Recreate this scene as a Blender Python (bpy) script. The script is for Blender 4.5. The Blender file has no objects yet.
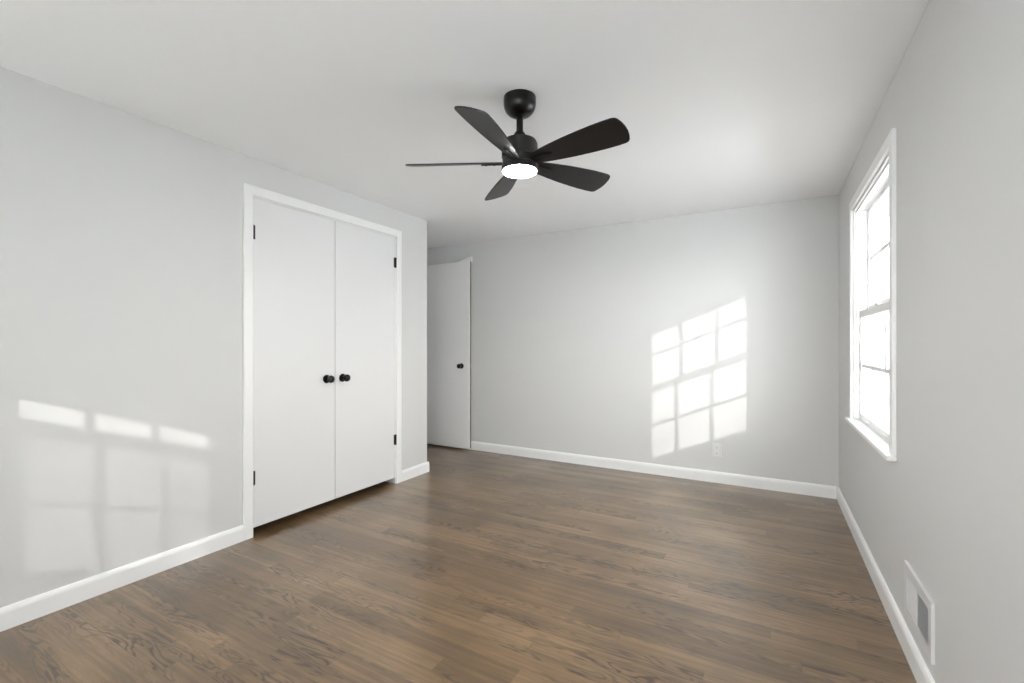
import bpy, bmesh, math, random
from mathutils import Vector, Matrix
random.seed(7)
S = 0.94                      # survey units to metres
C = bpy.context.scene.collection
sc = bpy.context.scene

# ---------------------------------------------------------------- camera, sky, sun, exposure
YAW = math.atan(257/458)
cam_d = bpy.data.cameras.new('camera'); cam_d.sensor_width = 36; cam_d.lens = 458/1024*36
cam_d.shift_y = 3/1024; cam_d.clip_start = 0.02
cam = bpy.data.objects.new('camera', cam_d); C.objects.link(cam)
cam.location = (0, 0, 1.237*S); cam.rotation_euler = (math.radians(90), 0, YAW)
sc.camera = cam
vs = sc.view_settings
vs.view_transform = 'Standard'; vs.look = 'None'; vs.gamma = 1; vs.use_curve_mapping = False
vs.exposure = 0.86
sc.cycles.max_bounces = 14; sc.cycles.diffuse_bounces = 8; sc.cycles.transparent_max_bounces = 16
sc.cycles.use_denoising = True

SKY = 8.0; GLOW = 1.3
w = bpy.data.worlds.new('sky'); sc.world = w; w.use_nodes = True
nt = w.node_tree; nt.nodes.clear()
out = nt.nodes.new('ShaderNodeOutputWorld'); bg = nt.nodes.new('ShaderNodeBackground')
tc = nt.nodes.new('ShaderNodeTexCoord'); sp = nt.nodes.new('ShaderNodeSeparateXYZ')
rp = nt.nodes.new('ShaderNodeValToRGB')
nt.links.new(tc.outputs['Generated'], sp.inputs[0]); nt.links.new(sp.outputs['Z'], rp.inputs[0])
rp.color_ramp.elements[0].position = 0.0; rp.color_ramp.elements[0].color = (1.0, 0.99, 0.97, 1)
rp.color_ramp.elements[1].position = 0.8; rp.color_ramp.elements[1].color = (0.93, 0.965, 1.0, 1)
nt.links.new(rp.outputs[0], bg.inputs[0])
# the sky is brighter round the low sun
dt = nt.nodes.new('ShaderNodeVectorMath'); dt.operation = 'DOT_PRODUCT'; dt.inputs[1].default_value = (0.639, -0.72, 0.27)
nt.links.new(tc.outputs['Generated'], dt.inputs[0])
mrg = nt.nodes.new('ShaderNodeMapRange'); mrg.interpolation_type = 'SMOOTHSTEP'
mrg.inputs[1].default_value = 0.2; mrg.inputs[2].default_value = 1.0; mrg.inputs[3].default_value = SKY; mrg.inputs[4].default_value = SKY*GLOW
nt.links.new(dt.outputs['Value'], mrg.inputs[0]); nt.links.new(mrg.outputs[0], bg.inputs[1])
nt.links.new(bg.outputs[0], out.inputs[0])

SUN_DIR = Vector((-0.8875, 1.0, -0.377)).normalized()
sd = bpy.data.lights.new('sun', 'SUN'); sd.energy = 1.2; sd.angle = math.radians(0.5); sd.color = (1, 0.97, 0.93)
so = bpy.data.objects.new('sun', sd); C.objects.link(so)
so.rotation_euler = SUN_DIR.to_track_quat('-Z', 'Y').to_euler(); so.location = (6, -6, 5)

# ---------------------------------------------------------------- material helpers
def srgb(r, g, b):
    f = lambda c: (c/255/12.92) if c/255 <= 0.04045 else ((c/255+0.055)/1.055)**2.4
    return (f(r), f(g), f(b), 1)

def N(nt, t, **kw):
    n = nt.nodes.new(t)
    for k, v in kw.items(): setattr(n, k, v)
    return n

def paint(name, col, rough=0.5, bump=0.0, scale=300, metallic=0, coat=0, vary=0.0):
    m = bpy.data.materials.new(name); m.use_nodes = True
    nt = m.node_tree; b = nt.nodes['Principled BSDF']
    b.inputs['Base Color'].default_value = col
    b.inputs['Roughness'].default_value = rough; b.inputs['Metallic'].default_value = metallic
    b.inputs['Coat Weight'].default_value = coat; b.inputs['Coat Roughness'].default_value = 0.1
    geo = N(nt, 'ShaderNodeNewGeometry')
    if vary:
        n1 = N(nt, 'ShaderNodeTexNoise'); n1.inputs['Scale'].default_value = 1.3
        mx = N(nt, 'ShaderNodeMix', data_type='RGBA')
        nt.links.new(geo.outputs['Position'], n1.inputs['Vector'])
        nt.links.new(n1.outputs[0], mx.inputs[0])
        mx.inputs[6].default_value = tuple(c*(1-vary) for c in col[:3])+(1,)
        mx.inputs[7].default_value = tuple(min(1, c*(1+vary)) for c in col[:3])+(1,)
        nt.links.new(mx.outputs[2], b.inputs['Base Color'])
    if bump:
        n = N(nt, 'ShaderNodeTexNoise'); n.inputs['Scale'].default_value = scale; n.inputs['Detail'].default_value = 3
        bp = N(nt, 'ShaderNodeBump'); bp.inputs['Strength'].default_value = bump; bp.inputs['Distance'].default_value = 0.001
        nt.links.new(geo.outputs['Position'], n.inputs['Vector'])
        nt.links.new(n.outputs[0], bp.inputs['Height']); nt.links.new(bp.outputs[0], b.inputs['Normal'])
    return m

def mth(nt, op, a, b=None, c=None):
    n = N(nt, 'ShaderNodeMath', operation=op)
    for i, v in enumerate((a, b, c)):
        if v is None: continue
        if isinstance(v, (int, float)): n.inputs[i].default_value = v
        else: nt.links.new(v, n.inputs[i])
    return n.outputs[0]

def floor_material():
    m = bpy.data.materials.new('oak_strip_floor'); m.use_nodes = True
    nt = m.node_tree; b = nt.nodes['Principled BSDF']; L = nt.links
    geo = N(nt, 'ShaderNodeNewGeometry'); s = N(nt, 'ShaderNodeSeparateXYZ'); L.new(geo.outputs['Position'], s.inputs[0])
    x, y = s.outputs[0], s.outputs[1]
    W = 0.080
    yr = mth(nt, 'DIVIDE', y, W); row = mth(nt, 'FLOOR', yr); fy = mth(nt, 'FRACT', yr)
    wn = N(nt, 'ShaderNodeTexWhiteNoise', noise_dimensions='1D'); L.new(row, wn.inputs['W'])
    off = mth(nt, 'MULTIPLY', wn.outputs['Value'], 7.3)
    xr = mth(nt, 'DIVIDE', mth(nt, 'ADD', x, off), 1.05); col = mth(nt, 'FLOOR', xr); fx = mth(nt, 'FRACT', xr)
    cv = N(nt, 'ShaderNodeCombineXYZ'); L.new(row, cv.inputs[0]); L.new(col, cv.inputs[1])
    w2 = N(nt, 'ShaderNodeTexWhiteNoise', noise_dimensions='2D'); L.new(cv.outputs[0], w2.inputs['Vector'])
    idv = w2.outputs['Value']
    ids = N(nt, 'ShaderNodeSeparateColor'); L.new(w2.outputs['Color'], ids.inputs[0])
    def noise(sx, sy, zmul, detail=2, rough=0.5, dist=0.0):
        v = N(nt, 'ShaderNodeCombineXYZ')
        L.new(mth(nt, 'MULTIPLY', x, sx), v.inputs[0]); L.new(mth(nt, 'MULTIPLY', y, sy), v.inputs[1])
        L.new(mth(nt, 'MULTIPLY', ids.outputs[0], zmul), v.inputs[2])
        n = N(nt, 'ShaderNodeTexNoise'); n.inputs['Scale'].default_value = 1
        n.inputs['Detail'].default_value = detail; n.inputs['Roughness'].default_value = rough
        n.inputs['Distortion'].default_value = dist
        L.new(v.outputs[0], n.inputs['Vector']); return n.outputs[0]
    # cathedral figure : contour lines of a stretched noise, different for each strip
    fig = noise(2.2, 13, 40, 3, 0.5, 0.4)
    rings = mth(nt, 'SINE', mth(nt, 'MULTIPLY', fig, 78))
    rings = mth(nt, 'POWER', mth(nt, 'MULTIPLY_ADD', rings, 0.5, 0.5), 2.6)
    where = noise(1.1, 7, 23, 1)
    mr = N(nt, 'ShaderNodeMapRange'); L.new(where, mr.inputs[0]); mr.inputs[1].default_value = 0.42; mr.inputs[2].default_value = 0.66
    rings = mth(nt, 'MULTIPLY', rings, mr.outputs[0])
    pores = noise(14, 420, 11, 3, 0.6)
    mp = N(nt, 'ShaderNodeMapRange'); L.new(pores, mp.inputs[0]); mp.inputs[1].default_value = 0.48; mp.inputs[2].default_value = 0.78
    streak = noise(1.6, 60, 9, 3, 0.55)
    broad = N(nt, 'ShaderNodeTexNoise'); broad.inputs['Scale'].default_value = 2.2; broad.inputs['Detail'].default_value = 2
    L.new(geo.outputs['Position'], broad.inputs['Vector'])
    ramp = N(nt, 'ShaderNodeValToRGB'); cr = ramp.color_ramp
    cr.elements[0].position = 0.0; cr.elements[0].color = srgb(*F_DARK)
    cr.elements[1].position = 1.0; cr.elements[1].color = srgb(*F_LIGHT)
    e = cr.elements.new(0.5); e.color = srgb(*F_MID)
    t = mth(nt, 'ADD', mth(nt, 'MULTIPLY', idv, 0.24), mth(nt, 'MULTIPLY', streak, 0.70))
    t = mth(nt, 'ADD', t, mth(nt, 'MULTIPLY_ADD', broad.outputs[0], 0.8, -0.34))
    L.new(t, ramp.inputs[0])
    def darken(src, fac, colr):
        mx = N(nt, 'ShaderNodeMix', data_type='RGBA', blend_type='MULTIPLY')
        L.new(fac, mx.inputs[0]); L.new(src, mx.inputs[6]); mx.inputs[7].default_value = colr
        return mx.outputs[2]
    hue = N(nt, 'ShaderNodeMix', data_type='RGBA', blend_type='MULTIPLY')
    L.new(mth(nt, 'MULTIPLY', ids.outputs[1], 0.35), hue.inputs[0]); L.new(ramp.outputs[0], hue.inputs[6]); hue.inputs[7].default_value = (1.0, 0.92, 0.82, 1)
    c = darken(hue.outputs[2], mth(nt, 'MULTIPLY', rings, 1.0), (0.34, 0.31, 0.30, 1))
    c = darken(c, mth(nt, 'MULTIPLY', mp.outputs[0], 0.6), (0.45, 0.42, 0.40, 1))
    # narrow seams
    ey = mth(nt, 'MINIMUM', fy, mth(nt, 'SUBTRACT', 1.0, fy)); seam = mth(nt, 'LESS_THAN', ey, 0.014)
    ex = mth(nt, 'MINIMUM', fx, mth(nt, 'SUBTRACT', 1.0, fx)); seam2 = mth(nt, 'LESS_THAN', ex, 0.0011)
    sm = mth(nt, 'MAXIMUM', seam, seam2)
    c = darken(c, mth(nt, 'MULTIPLY', sm, 0.35), (0.3, 0.26, 0.24, 1))
    L.new(c, b.inputs['Base Color'])
    b.inputs['Roughness'].default_value = 0.36
    L.new(mth(nt, 'MULTIPLY_ADD', streak, 0.12, 0.25), b.inputs['Roughness'])
    b.inputs['Specular IOR Level'].default_value = 0.6
    b.inputs['Coat Weight'].default_value = 0.55; b.inputs['Coat Roughness'].default_value = 0.2
    bp = N(nt, 'ShaderNodeBump'); bp.inputs['Strength'].default_value = 0.25; bp.inputs['Distance'].default_value = 0.0008
    h = mth(nt, 'SUBTRACT', mth(nt, 'MULTIPLY', pores, -0.4), mth(nt, 'MULTIPLY', sm, 1.0))
    L.new(h, bp.inputs['Height']); L.new(bp.outputs[0], b.inputs['Normal'])
    return m

F_DARK, F_MID, F_LIGHT = (66, 50, 34), (114, 91, 63), (160, 133, 100)
M = {}
M['floor'] = floor_material()
M['wall'] = paint('wall_paint', srgb(213, 213, 213), 0.55, 0.12, 260, vary=0.008)
M['ceiling'] = paint('ceiling_paint', srgb(247, 248, 250), 0.8, 0.25, 120)
M['trim'] = paint('trim_paint', srgb(240, 240, 240), 0.32)
M['door'] = paint('door_paint', srgb(229, 229, 230), 0.38, 0.03, 40)
M['gloss_door'] = paint('gloss_door_paint', srgb(246, 246, 247), 0.16)
M['edge'] = paint('dark_door_edge', srgb(118, 108, 98), 0.7)
M['black'] = paint('black_metal', srgb(16, 15, 17), 0.28, metallic=0.3)
M['motor'] = paint('matte_black_metal', srgb(26, 25, 26), 0.42, metallic=0.2)
M['blade'] = paint('black_blade', srgb(25, 24, 27), 0.38, 0.05, 80)
M['steel'] = paint('brushed_steel', srgb(150, 148, 145), 0.3, metallic=1)
M['plastic'] = paint('white_plastic', srgb(224, 224, 224), 0.3)
M['slot'] = paint('grey_slot', srgb(110, 110, 110), 0.6)
M['dark'] = paint('duct_grey', srgb(205, 205, 210), 0.6)
M['register'] = paint('register_white', srgb(216, 216, 217), 0.35)
M['siding'] = paint('exterior_siding', srgb(205, 203, 198), 0.7, vary=0.03)
M['ground'] = paint('snow_bounce_ground', srgb(232, 234, 236), 0.9, vary=0.04)
M['absorber'] = paint('absorber', srgb(92, 84, 76), 0.9, 0.5, 40, vary=0.15)

def glass_mat():
    m = bpy.data.materials.new('window_glass'); m.use_nodes = True; nt = m.node_tree; nt.nodes.clear()
    o = N(nt, 'ShaderNodeOutputMaterial'); mx = N(nt, 'ShaderNodeMixShader'); t = N(nt, 'ShaderNodeBsdfTransparent')
    g = N(nt, 'ShaderNodeBsdfGlossy'); g.inputs['Roughness'].default_value = 0.02; fr = N(nt, 'ShaderNodeFresnel'); ge = N(nt, 'ShaderNodeNewGeometry'); nt.links.new(mth(nt, 'MULTIPLY_ADD', ge.outputs['Backfacing'], 1/1.35-1.35, 1.35), fr.inputs[0])
    t.inputs[0].default_value = (0.97, 0.98, 0.975, 1)
    nt.links.new(fr.outputs[0], mx.inputs[0]); nt.links.new(t.outputs[0], mx.inputs[1]); nt.links.new(g.outputs[0], mx.inputs[2])
    nt.links.new(mx.outputs[0], o.inputs[0]); return m
M['glass'] = glass_mat()

def screen_mat():
    m = bpy.data.materials.new('insect_mesh'); m.use_nodes = True; nt = m.node_tree; nt.nodes.clear()
    o = N(nt, 'ShaderNodeOutputMaterial'); mx = N(nt, 'ShaderNodeMixShader'); t = N(nt, 'ShaderNodeBsdfTransparent')
    g = N(nt, 'ShaderNodeBsdfDiffuse'); g.inputs[0].default_value = (0.12, 0.12, 0.12, 1)
    mx.inputs[0].default_value = 0.45
    nt.links.new(t.outputs[0], mx.inputs[1]); nt.links.new(g.outputs[0], mx.inputs[2]); nt.links.new(mx.outputs[0], o.inputs[0]); return m
M['screen'] = screen_mat()

def shade_mat():
    m = bpy.data.materials.new('added_shade_fabric'); m.use_nodes = True; nt = m.node_tree; nt.nodes.clear()
    o = N(nt, 'ShaderNodeOutputMaterial'); mx = N(nt, 'ShaderNodeMixShader'); t = N(nt, 'ShaderNodeBsdfTranslucent')
    g = N(nt, 'ShaderNodeBsdfDiffuse'); g.inputs[0].default_value = t.inputs[0].default_value = (0.88, 0.88, 0.86, 1)
    nt.links.new(t.outputs[0], mx.inputs[1]); nt.links.new(g.outputs[0], mx.inputs[2]); nt.links.new(mx.outputs[0], o.inputs[0]); return m
M['shade'] = shade_mat()

def lamp_mat(e):
    m = bpy.data.materials.new('lit_diffuser'); m.use_nodes = True; b = m.node_tree.nodes['Principled BSDF']
    b.inputs['Base Color'].default_value = (0.9, 0.9, 0.9, 1); b.inputs['Emission Color'].default_value = (1, 0.98, 0.95, 1)
    b.inputs['Emission Strength'].default_value = e; return m
M['lamp'] = lamp_mat(105.0)

# ---------------------------------------------------------------- geometry helpers (survey units)
def new(): return bmesh.new()

def box(bm, x0, x1, y0, y1, z0, z1, bev=0, seg=2):
    r = bmesh.ops.create_cube(bm, size=1)
    vs_ = r['verts']
    bmesh.ops.transform(bm, matrix=Matrix.Translation(((x0+x1)/2, (y0+y1)/2, (z0+z1)/2)) @ Matrix.Diagonal((abs(x1-x0), abs(y1-y0), abs(z1-z0), 1)), verts=vs_)
    if bev:
        es = list({e for v in vs_ for e in v.link_edges})
        bmesh.ops.bevel(bm, geom=es, offset=bev, segments=seg, profile=0.7, affect='EDGES')
    return bm

def extr(bm, pts, axis, a, b):
    """prism : 2-D outline pts swept along axis from a to b"""
    def P(p, t):
        return {'x': (t, p[0], p[1]), 'y': (p[0], t, p[1]), 'z': (p[0], p[1], t)}[axis]
    A = [bm.verts.new(P(p, a)) for p in pts]; B = [bm.verts.new(P(p, b)) for p in pts]
    n = len(pts)
    bm.faces.new(A); bm.faces.new(B[::-1])
    for i in range(n): bm.faces.new((A[i], B[i], B[(i+1) % n], A[(i+1) % n]))
    bmesh.ops.recalc_face_normals(bm, faces=bm.faces)
    return bm

def lathe(bm, prof, c=(0, 0, 0), axis='z', seg=40):
    """prof : (radius, height) pairs"""
    rings = []
    def P(r, h, a):
        u, v = r*math.cos(a), r*math.sin(a)
        p = {'z': (u, v, h), 'x': (h, u, v), 'y': (u, h, v)}[axis]
        return (p[0]+c[0], p[1]+c[1], p[2]+c[2])
    for r, h in prof:
        if r < 1e-6: rings.append([bm.verts.new(P(0, h, 0))])
        else: rings.append([bm.verts.new(P(r, h, 2*math.pi*i/seg)) for i in range(seg)])
    for A, B in zip(rings, rings[1:]):
        for i in range(seg):
            j = (i+1) % seg
            if len(A) == 1 and len(B) == 1: continue
            if len(A) == 1: bm.faces.new((A[0], B[i], B[j]))
            elif len(B) == 1: bm.faces.new((A[i], A[j], B[0]))
            else: bm.faces.new((A[i], A[j], B[j], B[i]))
    bmesh.ops.recalc_face_normals(bm, faces=bm.faces)
    return bm

def obj(name, bm, mat, parent=None, smooth=False):
    base = Vector((0, 0, 0))
    p = parent
    while p is not None: base += p.location; p = p.parent
    bmesh.ops.transform(bm, matrix=Matrix.Diagonal((S, S, S, 1)), verts=bm.verts)
    if parent is not None: bmesh.ops.translate(bm, vec=-base, verts=bm.verts)
    me = bpy.data.meshes.new(name); bm.to_mesh(me); bm.free()
    me.materials.append(mat)
    if smooth:
        for f in me.polygons: f.use_smooth = True
        try: me.set_sharp_from_angle(angle=math.radians(35))
        except Exception: pass
    o = bpy.data.objects.new(name, me); C.objects.link(o); o.parent = parent
    return o

def thing(name, label, cat, loc, group=None, kind=None):
    o = bpy.data.objects.new(name, None); C.objects.link(o)
    o.location = Vector(loc)*S; o.empty_display_size = 0.05
    o['label'] = label; o['category'] = cat
    if group: o['group'] = group
    if kind: o['kind'] = kind
    return o

def tag(o, label, cat, kind=None):
    o['label'] = label; o['category'] = cat
    if kind: o['kind'] = kind
    return o

def struct(name, bm, mat, label, cat): return tag(obj(name, bm, mat), label, cat, 'structure')

# ---------------------------------------------------------------- the room shell
XL, XR, YB, YR, H, T = -2.9, 0.488, 4.48, -0.75, 2.44, 0.16
YE = 3.479            # end of the closet wall
XA = -3.83            # left wall of the door alcove
XO = -4.9             # far side of the hall
W1 = (2.64, 3.75, 0.748, 2.128)        # window in the right wall  (y0, y1, z0, z1)
W2 = (-1.62, -0.765, 0.745, 2.14)      # window behind the camera (x0, x1, z0, z1)
CD = (1.752, 3.052, 0.0, 2.195)        # closet opening (y0, y1, z0, z1)
W3 = (-0.52, 0.29, 0.745, 2.14)       # unseen neighbour added behind the camera for fill light (x0, x1, z0, z1)
W4 = (-2.72, -1.91, 0.745, 2.14)      # unseen one added far left behind the camera for fill light
HD = (3.60, 4.36, 0.0, 2.20)          # doorway from alcove to hall

struct('floor', box(new(), XO, XR, YR, YB, -0.05, 0), M['floor'], 'brown stained oak strip floor with satin sheen and lively grain', 'floor')
struct('ceiling', box(new(), XO, XR+T, YR-T, YB+T, H, H+0.12), M['ceiling'], 'smooth white ceiling above the whole room', 'ceiling')

def holed(axis, a0, a1, o, t0, t1, z1=H):
    """wall slab t0..t1 thick, spanning a0..a1, with one opening o = (b0, b1, z0, z1)"""
    bm = new()
    def bx(p0, p1, q0, q1):
        if p1-p0 < 1e-5 or q1-q0 < 1e-5: return
        if axis == 'y': box(bm, t0, t1, p0, p1, q0, q1)
        else: box(bm, p0, p1, t0, t1, q0, q1)
    bx(a0, o[0], 0, z1); bx(o[1], a1, 0, z1); bx(o[0], o[1], 0, o[2]); bx(o[0], o[1], o[3], z1)
    return bm
struct('wall_right', holed('y', YR-T, YB+T, W1, XR, XR+T), M['wall'], 'light grey wall on the right, pierced by the window', 'wall')
bmf = holed('x', -1.76, -0.70, W2, YR-T, YR)
for q in ((XO, W4[0], 0, H), (W4[1], -1.76, 0, H), (W4[0], W4[1], 0, W4[2]), (W4[0], W4[1], W4[3], H)): box(bmf, q[0], q[1], YR-T, YR, q[2], q[3])
for q in ((-0.70, W3[0], 0, H), (W3[1], XR, 0, H), (W3[0], W3[1], 0, W3[2]), (W3[0], W3[1], W3[3], H)): box(bmf, q[0], q[1], YR-T, YR, q[2], q[3])
struct('wall_front', bmf, M['wall'], 'light grey wall behind the camera with one window and two added for fill light', 'wall')
struct('wall_back', box(new(), XO, XR, YB, YB+T, 0, H), M['wall'], 'light grey far wall with the bright sun patch', 'wall')
struct('wall_left', holed('y', YR, YE, CD, XL-0.12, XL), M['wall'], 'light grey wall on the left around the closet doors', 'wall')
struct('wall_alcove', box(new(), XO, XL-0.12, YE-0.12, YE, 0, H), M['wall'], 'short return wall behind the closet at the door alcove', 'wall')
struct('wall_hall', holed('y', YE, YB, HD, XA-0.12, XA), M['wall'], 'end wall of the alcove with the hall doorway', 'wall')
bm = new(); box(bm, XO-0.1, XO, YE-0.12, YB, 0, H)
struct('wall_hall_far', bm, M['wall'], 'far wall of the dim hall beyond the doorway', 'wall')
bm = new(); box(bm, XL-0.80, XL-0.70, YR, YE-0.12, 0, H); struct('wall_closet', bm, M['wall'], 'rear wall inside the closet', 'wall')

# baseboards : profile with a small rounded top edge
BH, BT = 0.098, 0.016
def bb_prof(t0, t1):   # t0 = at the wall, t1 = room side
    d = t1-t0
    return [(t0, 0), (t1, 0), (t1, BH-0.022), (t0+d*0.85, BH-0.012), (t0+d*0.55, BH-0.003), (t0+d*0.3, BH), (t0, BH)]
CW = 0.062            # casing width
bm = new(); extr(bm, bb_prof(XR, XR-BT), 'y', YR, YB); struct('baseboard_right', bm, M['trim'], 'white baseboard along the right wall', 'baseboard')
bm = new(); extr(bm, bb_prof(YB, YB-BT), 'x', XA, XR-BT); struct('baseboard_back', bm, M['trim'], 'white baseboard along the far wall', 'baseboard')
bm = new(); extr(bm, bb_prof(XL, XL+BT), 'y', YR, CD[0]-CW); struct('baseboard_left', bm, M['trim'], 'white baseboard on the left wall before the closet', 'baseboard')
bm = new(); extr(bm, bb_prof(XL, XL+BT), 'y', CD[1]+CW, YE+BT); extr(bm, bb_prof(YE, YE+BT), 'x', XA, XL)
struct('baseboard_corner', bm, M['trim'], 'short white baseboard wrapping the corner right of the closet', 'baseboard')
bm = new(); extr(bm, bb_prof(YR, YR+BT), 'x', XL+BT, XR-BT); struct('baseboard_front', bm, M['trim'], 'white baseboard under the window behind the camera', 'baseboard')

# ---------------------------------------------------------------- closet : casing, jamb and two doors
def casing(y0, y1, z1, x, out_x, cw=CW):
    """mitred flat casing with eased outer edge round an opening in a wall of constant x"""
    bm = new()
    d = out_x
    inner = [(y0, 0), (y0, z1), (y1, z1), (y1, 0)]
    outer = [(y0-cw, 0), (y0-cw, z1+cw), (y1+cw, z1+cw), (y1+cw, 0)]
    layers = [(0.0, 0.0), (0.0, d*0.75), (0.08, d), (0.85, d*1.0), (1.0, d*0.8), (1.0, 0.0)]
    rows = []
    for k, dx in layers:
        rows.append([bm.verts.new((x+dx, i[0]+(o[0]-i[0])*k, i[1]+(o[1]-i[1])*k)) for i, o in zip(inner, outer)])
    for A, B in zip(rows, rows[1:]+rows[:1]):
        for j in range(3): bm.faces.new((A[j], A[j+1], B[j+1], B[j]))
    for j in (0, 3): bm.faces.new([r[j] for r in rows])
    bmesh.ops.recalc_face_normals(bm, faces=bm.faces)
    return bm
struct('trim_1', casing(CD[0], CD[1], CD[3], XL, 0.016), M['trim'], 'flat white casing framing the double closet doors', 'door casing')
bm = new()
box(bm, XL-0.12, XL, CD[0]-0.001, CD[0]+0.006, 0, CD[3]); box(bm, XL-0.12, XL, CD[1]-0.006, CD[1]+0.001, 0, CD[3]); box(bm, XL-0.12, XL, CD[0], CD[1], CD[3]-0.006, CD[3]+0.001)
struct('trim_2', bm, M['trim'], 'white jamb lining the closet opening', 'door jamb')

def knob(parent, c, ax, sgn, mat):
    k = lambda L: [(r, h*sgn) for r, h in L]
    bm = new(); lathe(bm, k([(0, 0.0), (0.031, 0), (0.032, 0.004), (0.028, 0.009), (0.014, 0.011), (0, 0.011)]), c, ax)
    rose = obj('knob_rose', bm, mat, parent, True)
    bm = new(); lathe(bm, k([(0, 0.009), (0.012, 0.009), (0.011, 0.026), (0.018, 0.033), (0.0265, 0.043), (0.0285, 0.052), (0.026, 0.060), (0.018, 0.0655), (0, 0.067)]), c, ax)
    return obj('knob', bm, mat, parent, True)

DT = 0.037
def closet_leaf(name, y0, y1, hinge_y, knob_y, zh, label):
    root = thing(name, label, 'door', (XL-0.004-DT/2, (y0+y1)/2, 0.055), kind='structure')
    obj('door_panel', box(new(), XL-0.004-DT, XL-0.004, y0, y1, 0.052, CD[3]-0.008, 0.002, 1), M['door'], root)
    knob(root, (XL-0.004, knob_y, 0.978), 'x', 1, M['black'])
    for z in zh:
        bm = new()
        lathe(bm, [(0, -0.048), (0.004, -0.046), (0.0072, -0.044), (0.0072, 0.044), (0.004, 0.046), (0, 0.048)], (XL+0.005, hinge_y, z), 'z', 16)
        s = 1 if hinge_y < 2.4 else -1
        box(bm, XL-0.0045, XL-0.0015, min(hinge_y, hinge_y+s*0.016), max(hinge_y, hinge_y+s*0.016), z-0.044, z+0.044)
        obj('hinge', bm, M['black'], root, True)
    return root
ym = 2.4015
closet_leaf('door_1', CD[0]+0.008, ym-0.002, CD[0]+0.005, 2.322, (1.962, 0.375), 'left white flat closet door with black knob and hinges')
closet_leaf('door_2', ym+0.002, CD[1]-0.008, CD[1]-0.005, 2.470, (1.965, 0.390), 'right white flat closet door with black knob and hinges')

# ---------------------------------------------------------------- alcove : open door against the far wall, head trim behind it
DX0, DX1, DY = XA+0.02, -3.035, 4.395
root = thing('door_3', 'open glossy white door with black knob standing against the far wall', 'door', ((DX0+DX1)/2, DY+DT/2, 0.03), kind='structure')
obj('door_panel', box(new(), DX0, DX1, DY, DY+DT, 0.024, 2.208, 0.002, 1), M['gloss_door'], root)
knob(root, (-3.145, DY, 0.985), 'y', -1, M['black'])
obj('latch_edge', box(new(), DX1-0.001, DX1+0.001, DY+0.010, DY+DT, 0.026, 2.206), M['edge'], root)  # thin dark band over the back part of the latch edge
bm = new(); box(bm, DX1-0.001, DX1+0.0015, DY+0.008, DY+0.029, 0.955, 1.015, 0.0006, 1); box(bm, DX1, DX1+0.009, DY+0.013, DY+0.024, 0.978, 0.992, 0.002, 1)
obj('latch_plate', bm, M['steel'], root)
bm = new(); extr(bm, [(-3.300, 2.211), (-3.050, 2.211), (-3.050, 2.272), (-3.062, 2.275)], 'y', YB-0.017, YB)
struct('trim_3', bm, M['trim'], 'white tapering piece of head trim above the open door', 'door trim')

# hall doorway casing on the alcove wall
bm = casing(HD[0], HD[1], HD[3], XA, 0.014)
struct('trim_4', bm, M['trim'], 'white casing of the doorway at the end of the alcove', 'door casing')

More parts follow.
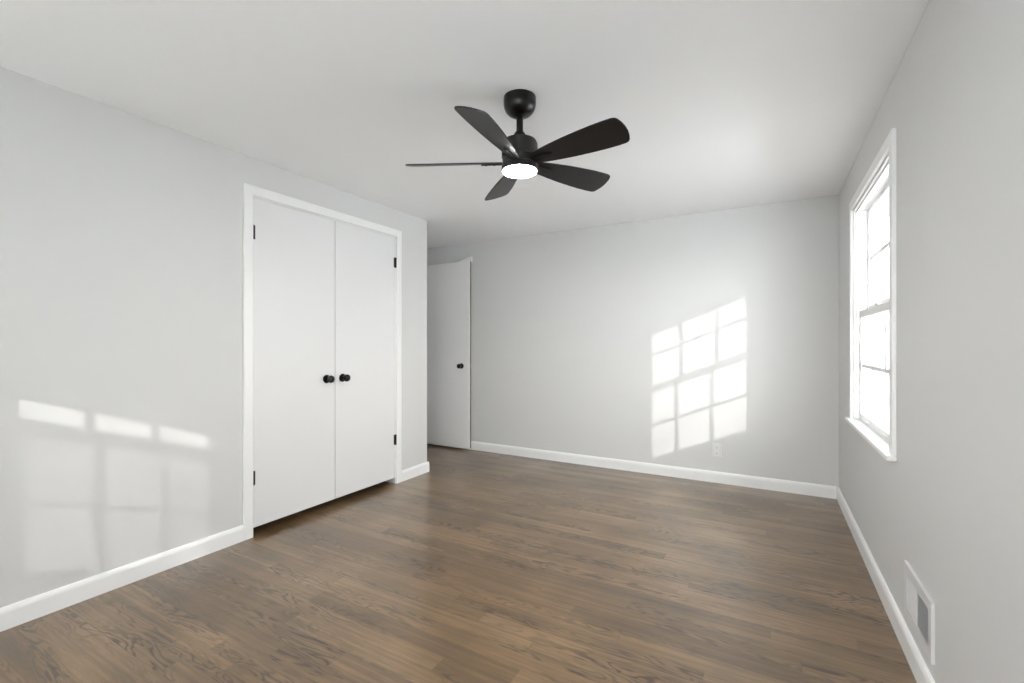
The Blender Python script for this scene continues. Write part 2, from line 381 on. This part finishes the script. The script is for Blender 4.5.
# ---------------------------------------------------------------- double-hung windows, three panes wide and four high
def window(name, W, axis, wall, sgn, label, screen=False, stile=0.045):
    """W = (a0, a1, z0, z1); wall = inner wall face; sgn = outward direction; axis = wall runs along x or y"""
    a0, a1, z0, z1 = W
    am = (a0+a1)/2
    def B(bm, p0, p1, d0, d1, q0, q1, bev=0):
        e0, e1 = sorted((wall+sgn*d0, wall+sgn*d1))
        if axis == 'y': box(bm, e0, e1, p0, p1, q0, q1, bev, 1)
        else: box(bm, p0, p1, e0, e1, q0, q1, bev, 1)
        return bm
    loc = (wall, am, z0) if axis == 'y' else (am, wall, z0)
    root = thing(name, label, 'window', loc, kind='structure')
    # jamb lining with parting stops
    bm = new(); J = 0.012
    B(bm, a0-0.001, a0+J, 0, T, z0, z1); B(bm, a1-J, a1+0.001, 0, T, z0, z1); B(bm, a0, a1, 0, T, z1-J, z1+0.001)
    for p0, p1 in ((a0+J, a0+J+0.012), (a1-J-0.012, a1-J)): B(bm, p0, p1, 0.012, 0.030, z0, z1-J, 0.002)
    B(bm, a0+J, a1-J, 0.012, 0.030, z1-J-0.012, z1-J, 0.002)
    for p0, p1 in ((a0+J, a0+J+0.008), (a1-J-0.008, a1-J)): B(bm, p0, p1, 0.068, 0.072, 1.49, z1-J)
    B(bm, a0, a1, 0.03, T+0.03, z0-0.02, z0+0.006)
    obj('jamb', bm, M['trim'], root)
    # casing
    bm = new()
    c = 0.062
    B(bm, a0-c, a0-0.004, -0.016, 0, z0, z1+0.004, 0.002); B(bm, a1+0.004, a1+c, -0.016, 0, z0, z1+0.004, 0.002)
    B(bm, a0-c, a1+c, -0.016, 0, z1+0.004, z1+c, 0.002)
    obj('casing', bm, M['trim'], root)
    # stool and apron
    bm = new(); B(bm, a0-c-0.018, a1+c+0.018, -0.040, 0.0, z0-0.024, z0+0.0005, 0.005); B(bm, a0+0.001, a1-0.001, -0.004, 0.034, z0-0.022, z0+0.0005)
    obj('sill', bm, M['trim'], root)
    # sashes
    gl0, gl1, gu0, gu1 = 0.79, 1.41, 1.49, z1-J-0.028
    i0, i1 = a0+J, a1-J
    for nm, d0, d1, s0, s1, g0, g1 in (('lower_sash', 0.032, 0.066, z0+0.004, 1.455, gl0, gl1), ('upper_sash', 0.074, 0.108, 1.440, z1-J, gu0, gu1)):
        bm = new()
        B(bm, i0, i0+stile, d0, d1, s0, s1, 0.002); B(bm, i1-stile, i1, d0, d1, s0, s1, 0.002)
        B(bm, i0+stile, i1-stile, d0, d1, s0, g0, 0.002); B(bm, i0+stile, i1-stile, d0, d1, g1, s1, 0.002)
        sash = obj(nm, bm, M['trim'], root)
        ga, gb = i0+stile, i1-stile; mw = 0.024
        bm = new()
        for k in (1, 2):
            p = ga+(gb-ga)*k/3
            B(bm, p-mw/2, p+mw/2, d0+0.006, d1-0.006, g0, g1, 0.003)
        q = (g0+g1)/2
        B(bm, ga, gb, d0+0.0065, d1-0.0065, q-mw/2, q+mw/2, 0.003)
        obj('muntin_grid', bm, M['trim'], sash)
        bm = new(); B(bm, ga-0.004, gb+0.004, (d0+d1)/2-0.0015, (d0+d1)/2+0.0015, g0-0.004, g1+0.004)
        obj('glass', bm, M['glass'], sash)
        if nm == 'lower_sash':
            bm = new(); B(bm, am-0.035, am+0.035, d0-0.004, d0+0.026, s1, s1+0.008, 0.002); B(bm, am-0.008, am+0.028, d0-0.006, d0+0.012, s1+0.006, s1+0.018, 0.003)
            obj('sash_lock', bm, M['trim'], sash)
            bm = new()
            for dd in (-0.22, 0.22): B(bm, am+dd-0.025, am+dd+0.025, d0-0.012, d0+0.002, s0+0.014, s0+0.022, 0.002)
            obj('sash_lift', bm, M['trim'], sash)
    if screen:
        bm = new(); B(bm, i0, i1, 0.118, 0.119, z0+0.004, 1.47)
        obj('insect_screen', bm, M['screen'], root)
    return root
window('window_1', W1, 'y', XR, 1, 'tall white double-hung window with divided panes in the right wall', stile=0.030)
w2 = window('window_2', W2, 'x', YR, -1, 'white double-hung window behind the camera with an added half-lowered shade', screen=True)
bm = new(); box(bm, W2[0]+0.016, W2[1]-0.016, YR-0.022, YR-0.020, 1.565, W2[3]-0.03); sh = obj('added_shade', bm, M['shade'], w2)  # shade added out of view to cut the sun above the meeting rail
bm = new(); box(bm, W2[0]+0.016, W2[1]-0.016, YR-0.026, YR-0.016, 1.550, 1.567, 0.002, 1); obj('added_hem_bar', bm, M['trim'], sh)
window('fill_window_3', W3, 'x', YR, -1, 'white double-hung window added unseen behind the camera for fill light, nearest the right wall')
w4 = window('fill_window_4', W4, 'x', YR, -1, 'white double-hung window added unseen behind the camera for fill light, nearest the left wall, dimmed by an added shade')
bm = new(); box(bm, W4[0]+0.016, W4[1]-0.016, YR-0.022, YR-0.020, 0.96, W4[3]-0.03); sh = obj('added_shade', bm, M['shade'], w4)  # shade added out of view to dim light on the near left wall
bm = new(); box(bm, W4[0]+0.016, W4[1]-0.016, YR-0.026, YR-0.016, 0.945, 0.962, 0.002, 1); obj('added_hem_bar', bm, M['trim'], sh)

# overhangs added outside, unseen : the side edge cuts low sun on the upper panes
def added_eave(n, bm, label): struct(n, bm, M['siding'], label, 'added eaves')
added_eave('added_eave_side', box(new(), XR+T, XR+T+1.22, YR-T-0.2, YB+T+1.2, 2.52, 2.64), 'unseen roof overhang added above the side window to cut the sun')
added_eave('added_eave_rear', box(new(), -5.2, 0.6, YR-T-0.45, YR-T, 2.50, 2.62), 'unseen roof overhang added above the windows behind the camera')
bm = new(); box(bm, 3.75, 4.9, -5.9, -5.0, -0.66, 3.75); extr(bm, [(-6.05, 3.75), (-4.85, 3.75), (-5.45, 4.25)], 'x', 3.68, 4.98)
struct('sun_block_shed', bm, M['siding'], 'tall narrow outbuilding added unseen behind the house to stop the sun', 'sun_blocker')  # unseen block added to keep the sun out of the right rear window
struct('ground', box(new(), -40, 60, -45, 60, -0.75, -0.65), M['ground'], 'ground outside the house, made snow-pale to bounce light indoors', 'ground')  # ground whitened like snow so more light bounces up to the ceiling
struct('absorber_strip', box(new(), XR+T, XR+T+3.4, 0.3, YB+2.5, -0.65, -0.62), M['absorber'], 'dark mulch strip added unseen below the side window', 'added dark strip')  # dark strip added outside so less light bounces onto the nearby ceiling

# ---------------------------------------------------------------- ceiling fan
FX, FY = -1.060, 1.966
root = thing('ceiling_fan', 'black five-blade ceiling fan with a lit round lamp, hanging from the ceiling', 'ceiling fan', (FX, FY, H))
bm = new(); lathe(bm, [(0, H), (0.078, H), (0.079, H-0.006), (0.079, H-0.034), (0.0765, H-0.050), (0.069, H-0.066), (0.057, H-0.079), (0.042, H-0.088), (0.024, H-0.093), (0, H-0.094)], (FX, FY, 0), 'z', 56)
obj('canopy', bm, M['black'], root, True)
bm = new(); lathe(bm, [(0, H-0.09), (0.0165, H-0.09), (0.0165, 2.25), (0, 2.25)], (FX, FY, 0), 'z', 24); obj('downrod', bm, M['black'], root, True)
bm = new(); lathe(bm, [(0, 2.272), (0.020, 2.272), (0.025, 2.266), (0.031, 2.255), (0.036, 2.244), (0.038, 2.232), (0, 2.232)], (FX, FY, 0), 'z', 32); obj('coupling_cover', bm, M['motor'], root, True)
bm = new(); lathe(bm, [(0, 2.238), (0.060, 2.236), (0.080, 2.226), (0.0875, 2.210), (0.0880, 2.148), (0.0840, 2.144), (0.0840, 2.112), (0.0885, 2.109), (0.0885, 2.084), (0.086, 2.081), (0, 2.081)], (FX, FY, 0), 'z', 64); obj('motor_housing', bm, M['motor'], root, True)
bm = new(); lathe(bm, [(0, 2.083), (0.083, 2.083), (0.083, 2.079), (0.080, 2.076), (0.070, 2.074), (0, 2.073)], (FX, FY, 0), 'z', 64); obj('lamp_diffuser', bm, M['lamp'], root, True)

# blade outline in its own frame : x outwards, y across
def blade_bm(th):
    
    up = [(0.085, 0.031), (0.13, 0.042), (0.20, 0.053), (0.28, 0.063), (0.36, 0.070), (0.43, 0.0745), (0.49, 0.0755)]
    tip = [(0.525, 0.0745), (0.539, 0.070), (0.547, 0.061), (0.555, 0.040), (0.560, 0.014), (0.560, -0.014), (0.555, -0.040), (0.547, -0.061), (0.539, -0.070), (0.525, -0.0745)]
    pts = up+tip+[(x, -y) for x, y in reversed(up)]
    bm = new(); t = 0.003
    A = [bm.verts.new((x, y, t)) for x, y in pts]; B = [bm.verts.new((x, y, -t)) for x, y in pts]
    bm.faces.new(A); bm.faces.new(B[::-1])
    for i in range(len(pts)):
        j = (i+1) % len(pts); bm.faces.new((A[i], B[i], B[j], A[j]))
    bmesh.ops.recalc_face_normals(bm, faces=bm.faces)
    return bm
def bracket_bm():
    bm = new()
    extr(bm, [(0.070, -0.017), (0.15, -0.014), (0.182, -0.010), (0.190, 0.0), (0.182, 0.010), (0.15, 0.014), (0.070, 0.017)], 'z', -0.010, -0.003)
    for px in (0.125, 0.165): lathe(bm, [(0, -0.013), (0.004, -0.012), (0.005, -0.010), (0, -0.010)], (px, 0, 0), 'z', 12)
    return bm
PITCH = math.radians(-19)
for k in range(5):
    th = YAW + math.radians(-39.5+72*k)
    Mx = Matrix.Translation((FX, FY, 2.123)) @ Matrix.Rotation(th, 4, 'Z') @ Matrix.Rotation(PITCH, 4, 'X') @ Matrix.Diagonal((1.0, 1.0, 1.0, 1))
    bm = blade_bm(th); bmesh.ops.transform(bm, matrix=Mx, verts=bm.verts)
    bl = obj('blade', bm, M['blade'], root)
    bm = bracket_bm(); bmesh.ops.transform(bm, matrix=Mx, verts=bm.verts)
    obj('blade_bracket', bm, M['motor'], bl, True)

# ---------------------------------------------------------------- outlet on the far wall
OX, OZ = -0.407, 0.292
root = thing('wall_outlet', 'white duplex electrical outlet low on the far wall below the sun patch', 'outlet', (OX, YB, OZ))
obj('cover_plate', box(new(), OX-0.038, OX+0.038, YB-0.006, YB, OZ-0.060, OZ+0.060, 0.003, 2), M['plastic'], root)
for dz in (-0.027, 0.027):
    s_ = obj('socket', box(new(), OX-0.017, OX+0.017, YB-0.0085, YB-0.005, OZ+dz-0.018, OZ+dz+0.018, 0.004, 2), M['plastic'], root)
    bm = new(); box(bm, OX-0.008, OX-0.006, YB-0.0089, YB-0.0084, OZ+dz-0.002, OZ+dz+0.008); box(bm, OX+0.006, OX+0.008, YB-0.0089, YB-0.0084, OZ+dz-0.002, OZ+dz+0.006)
    lathe(bm, [(0, -0.0089), (0.003, -0.0089), (0.003, -0.0084), (0, -0.0084)], (OX, YB, OZ+dz-0.010), 'y', 10)
    obj('socket_slots', bm, M['slot'], s_)
bm = new(); lathe(bm, [(0, -0.008), (0.003, -0.0075), (0.003, -0.005), (0, -0.005)], (OX, YB, OZ), 'y', 10); obj('screw', bm, M['plastic'], root)

# ---------------------------------------------------------------- wall register near the right edge
RY0, RY1, RZ0, RZ1 = 2.045, 2.400, 0.155, 0.362
root = thing('wall_register', 'white metal air vent register above the right baseboard', 'air vent', (XR, (RY0+RY1)/2, RZ0))
f0, f1, g0, g1 = RY0+0.032, RY1-0.032, RZ0+0.038, RZ1-0.038
bm = new(); p = 0.010
for a, b_, c_, d_ in ((RY0, RY1, g1, RZ1), (RY0, RY1, RZ0, g0), (RY0, f0, g0, g1), (f1, RY1, g0, g1)): box(bm, XR-p, XR, a, b_, c_, d_)
bmesh.ops.remove_doubles(bm, verts=bm.verts, dist=1e-5)
obj('frame', bm, M['register'], root)
obj('duct_back', box(new(), XR-0.002, XR-0.0005, f0, f1, g0, g1), M['dark'], root)
ymid = (f0+f1)/2
obj('center_bar', box(new(), XR-p+0.001, XR-0.001, ymid-0.006, ymid+0.006, g0, g1), M['register'], root)
n = 11
for bank, (b0, b1, lean) in enumerate(((f0, ymid-0.006, 1), (ymid+0.006, f1, -1))):
    bm = new()
    for i in range(n):
        y = b0+(b1-b0)*(i+0.5)/n
        dy = 0.0055*lean
        extr(bm, [(XR-0.0085, y-dy-0.0008), (XR-0.0085, y-dy+0.0008), (XR-0.0025, y+dy+0.0008), (XR-0.0025, y+dy-0.0008)], 'z', g0, g1)
    obj('louver_bank', bm, M['register'], root)
bm = new(); box(bm, XR-0.014, XR-p+0.002, RY1-0.022, RY1-0.018, 0.243, 0.262, 0.002, 1); obj('damper_lever', bm, M['register'], root)

# skylight sampling guides at the two windows
for W_, loc, rot in ((W1, (XR+T+0.01, (W1[0]+W1[1])/2, (W1[2]+W1[3])/2), (0, math.radians(90), 0)), (W2, ((W2[0]+W2[1])/2, YR-T-0.01, (W2[2]+W2[3])/2), (math.radians(90), 0, 0)), (W4, ((W4[0]+W4[1])/2, YR-T-0.01, (W4[2]+W4[3])/2), (math.radians(90), 0, 0)), (W3, ((W3[0]+W3[1])/2, YR-T-0.01, (W3[2]+W3[3])/2), (math.radians(90), 0, 0))):
    ld = bpy.data.lights.new('portal', 'AREA'); ld.shape = 'RECTANGLE'; ld.cycles.is_portal = True
    o = bpy.data.objects.new('portal', ld); C.objects.link(o); o.location = Vector(loc)*S; o.rotation_euler = rot
    if rot[1]: ld.size = (W_[3]-W_[2])*S; ld.size_y = (W_[1]-W_[0])*S
    else: ld.size = (W_[1]-W_[0])*S; ld.size_y = (W_[3]-W_[2])*S
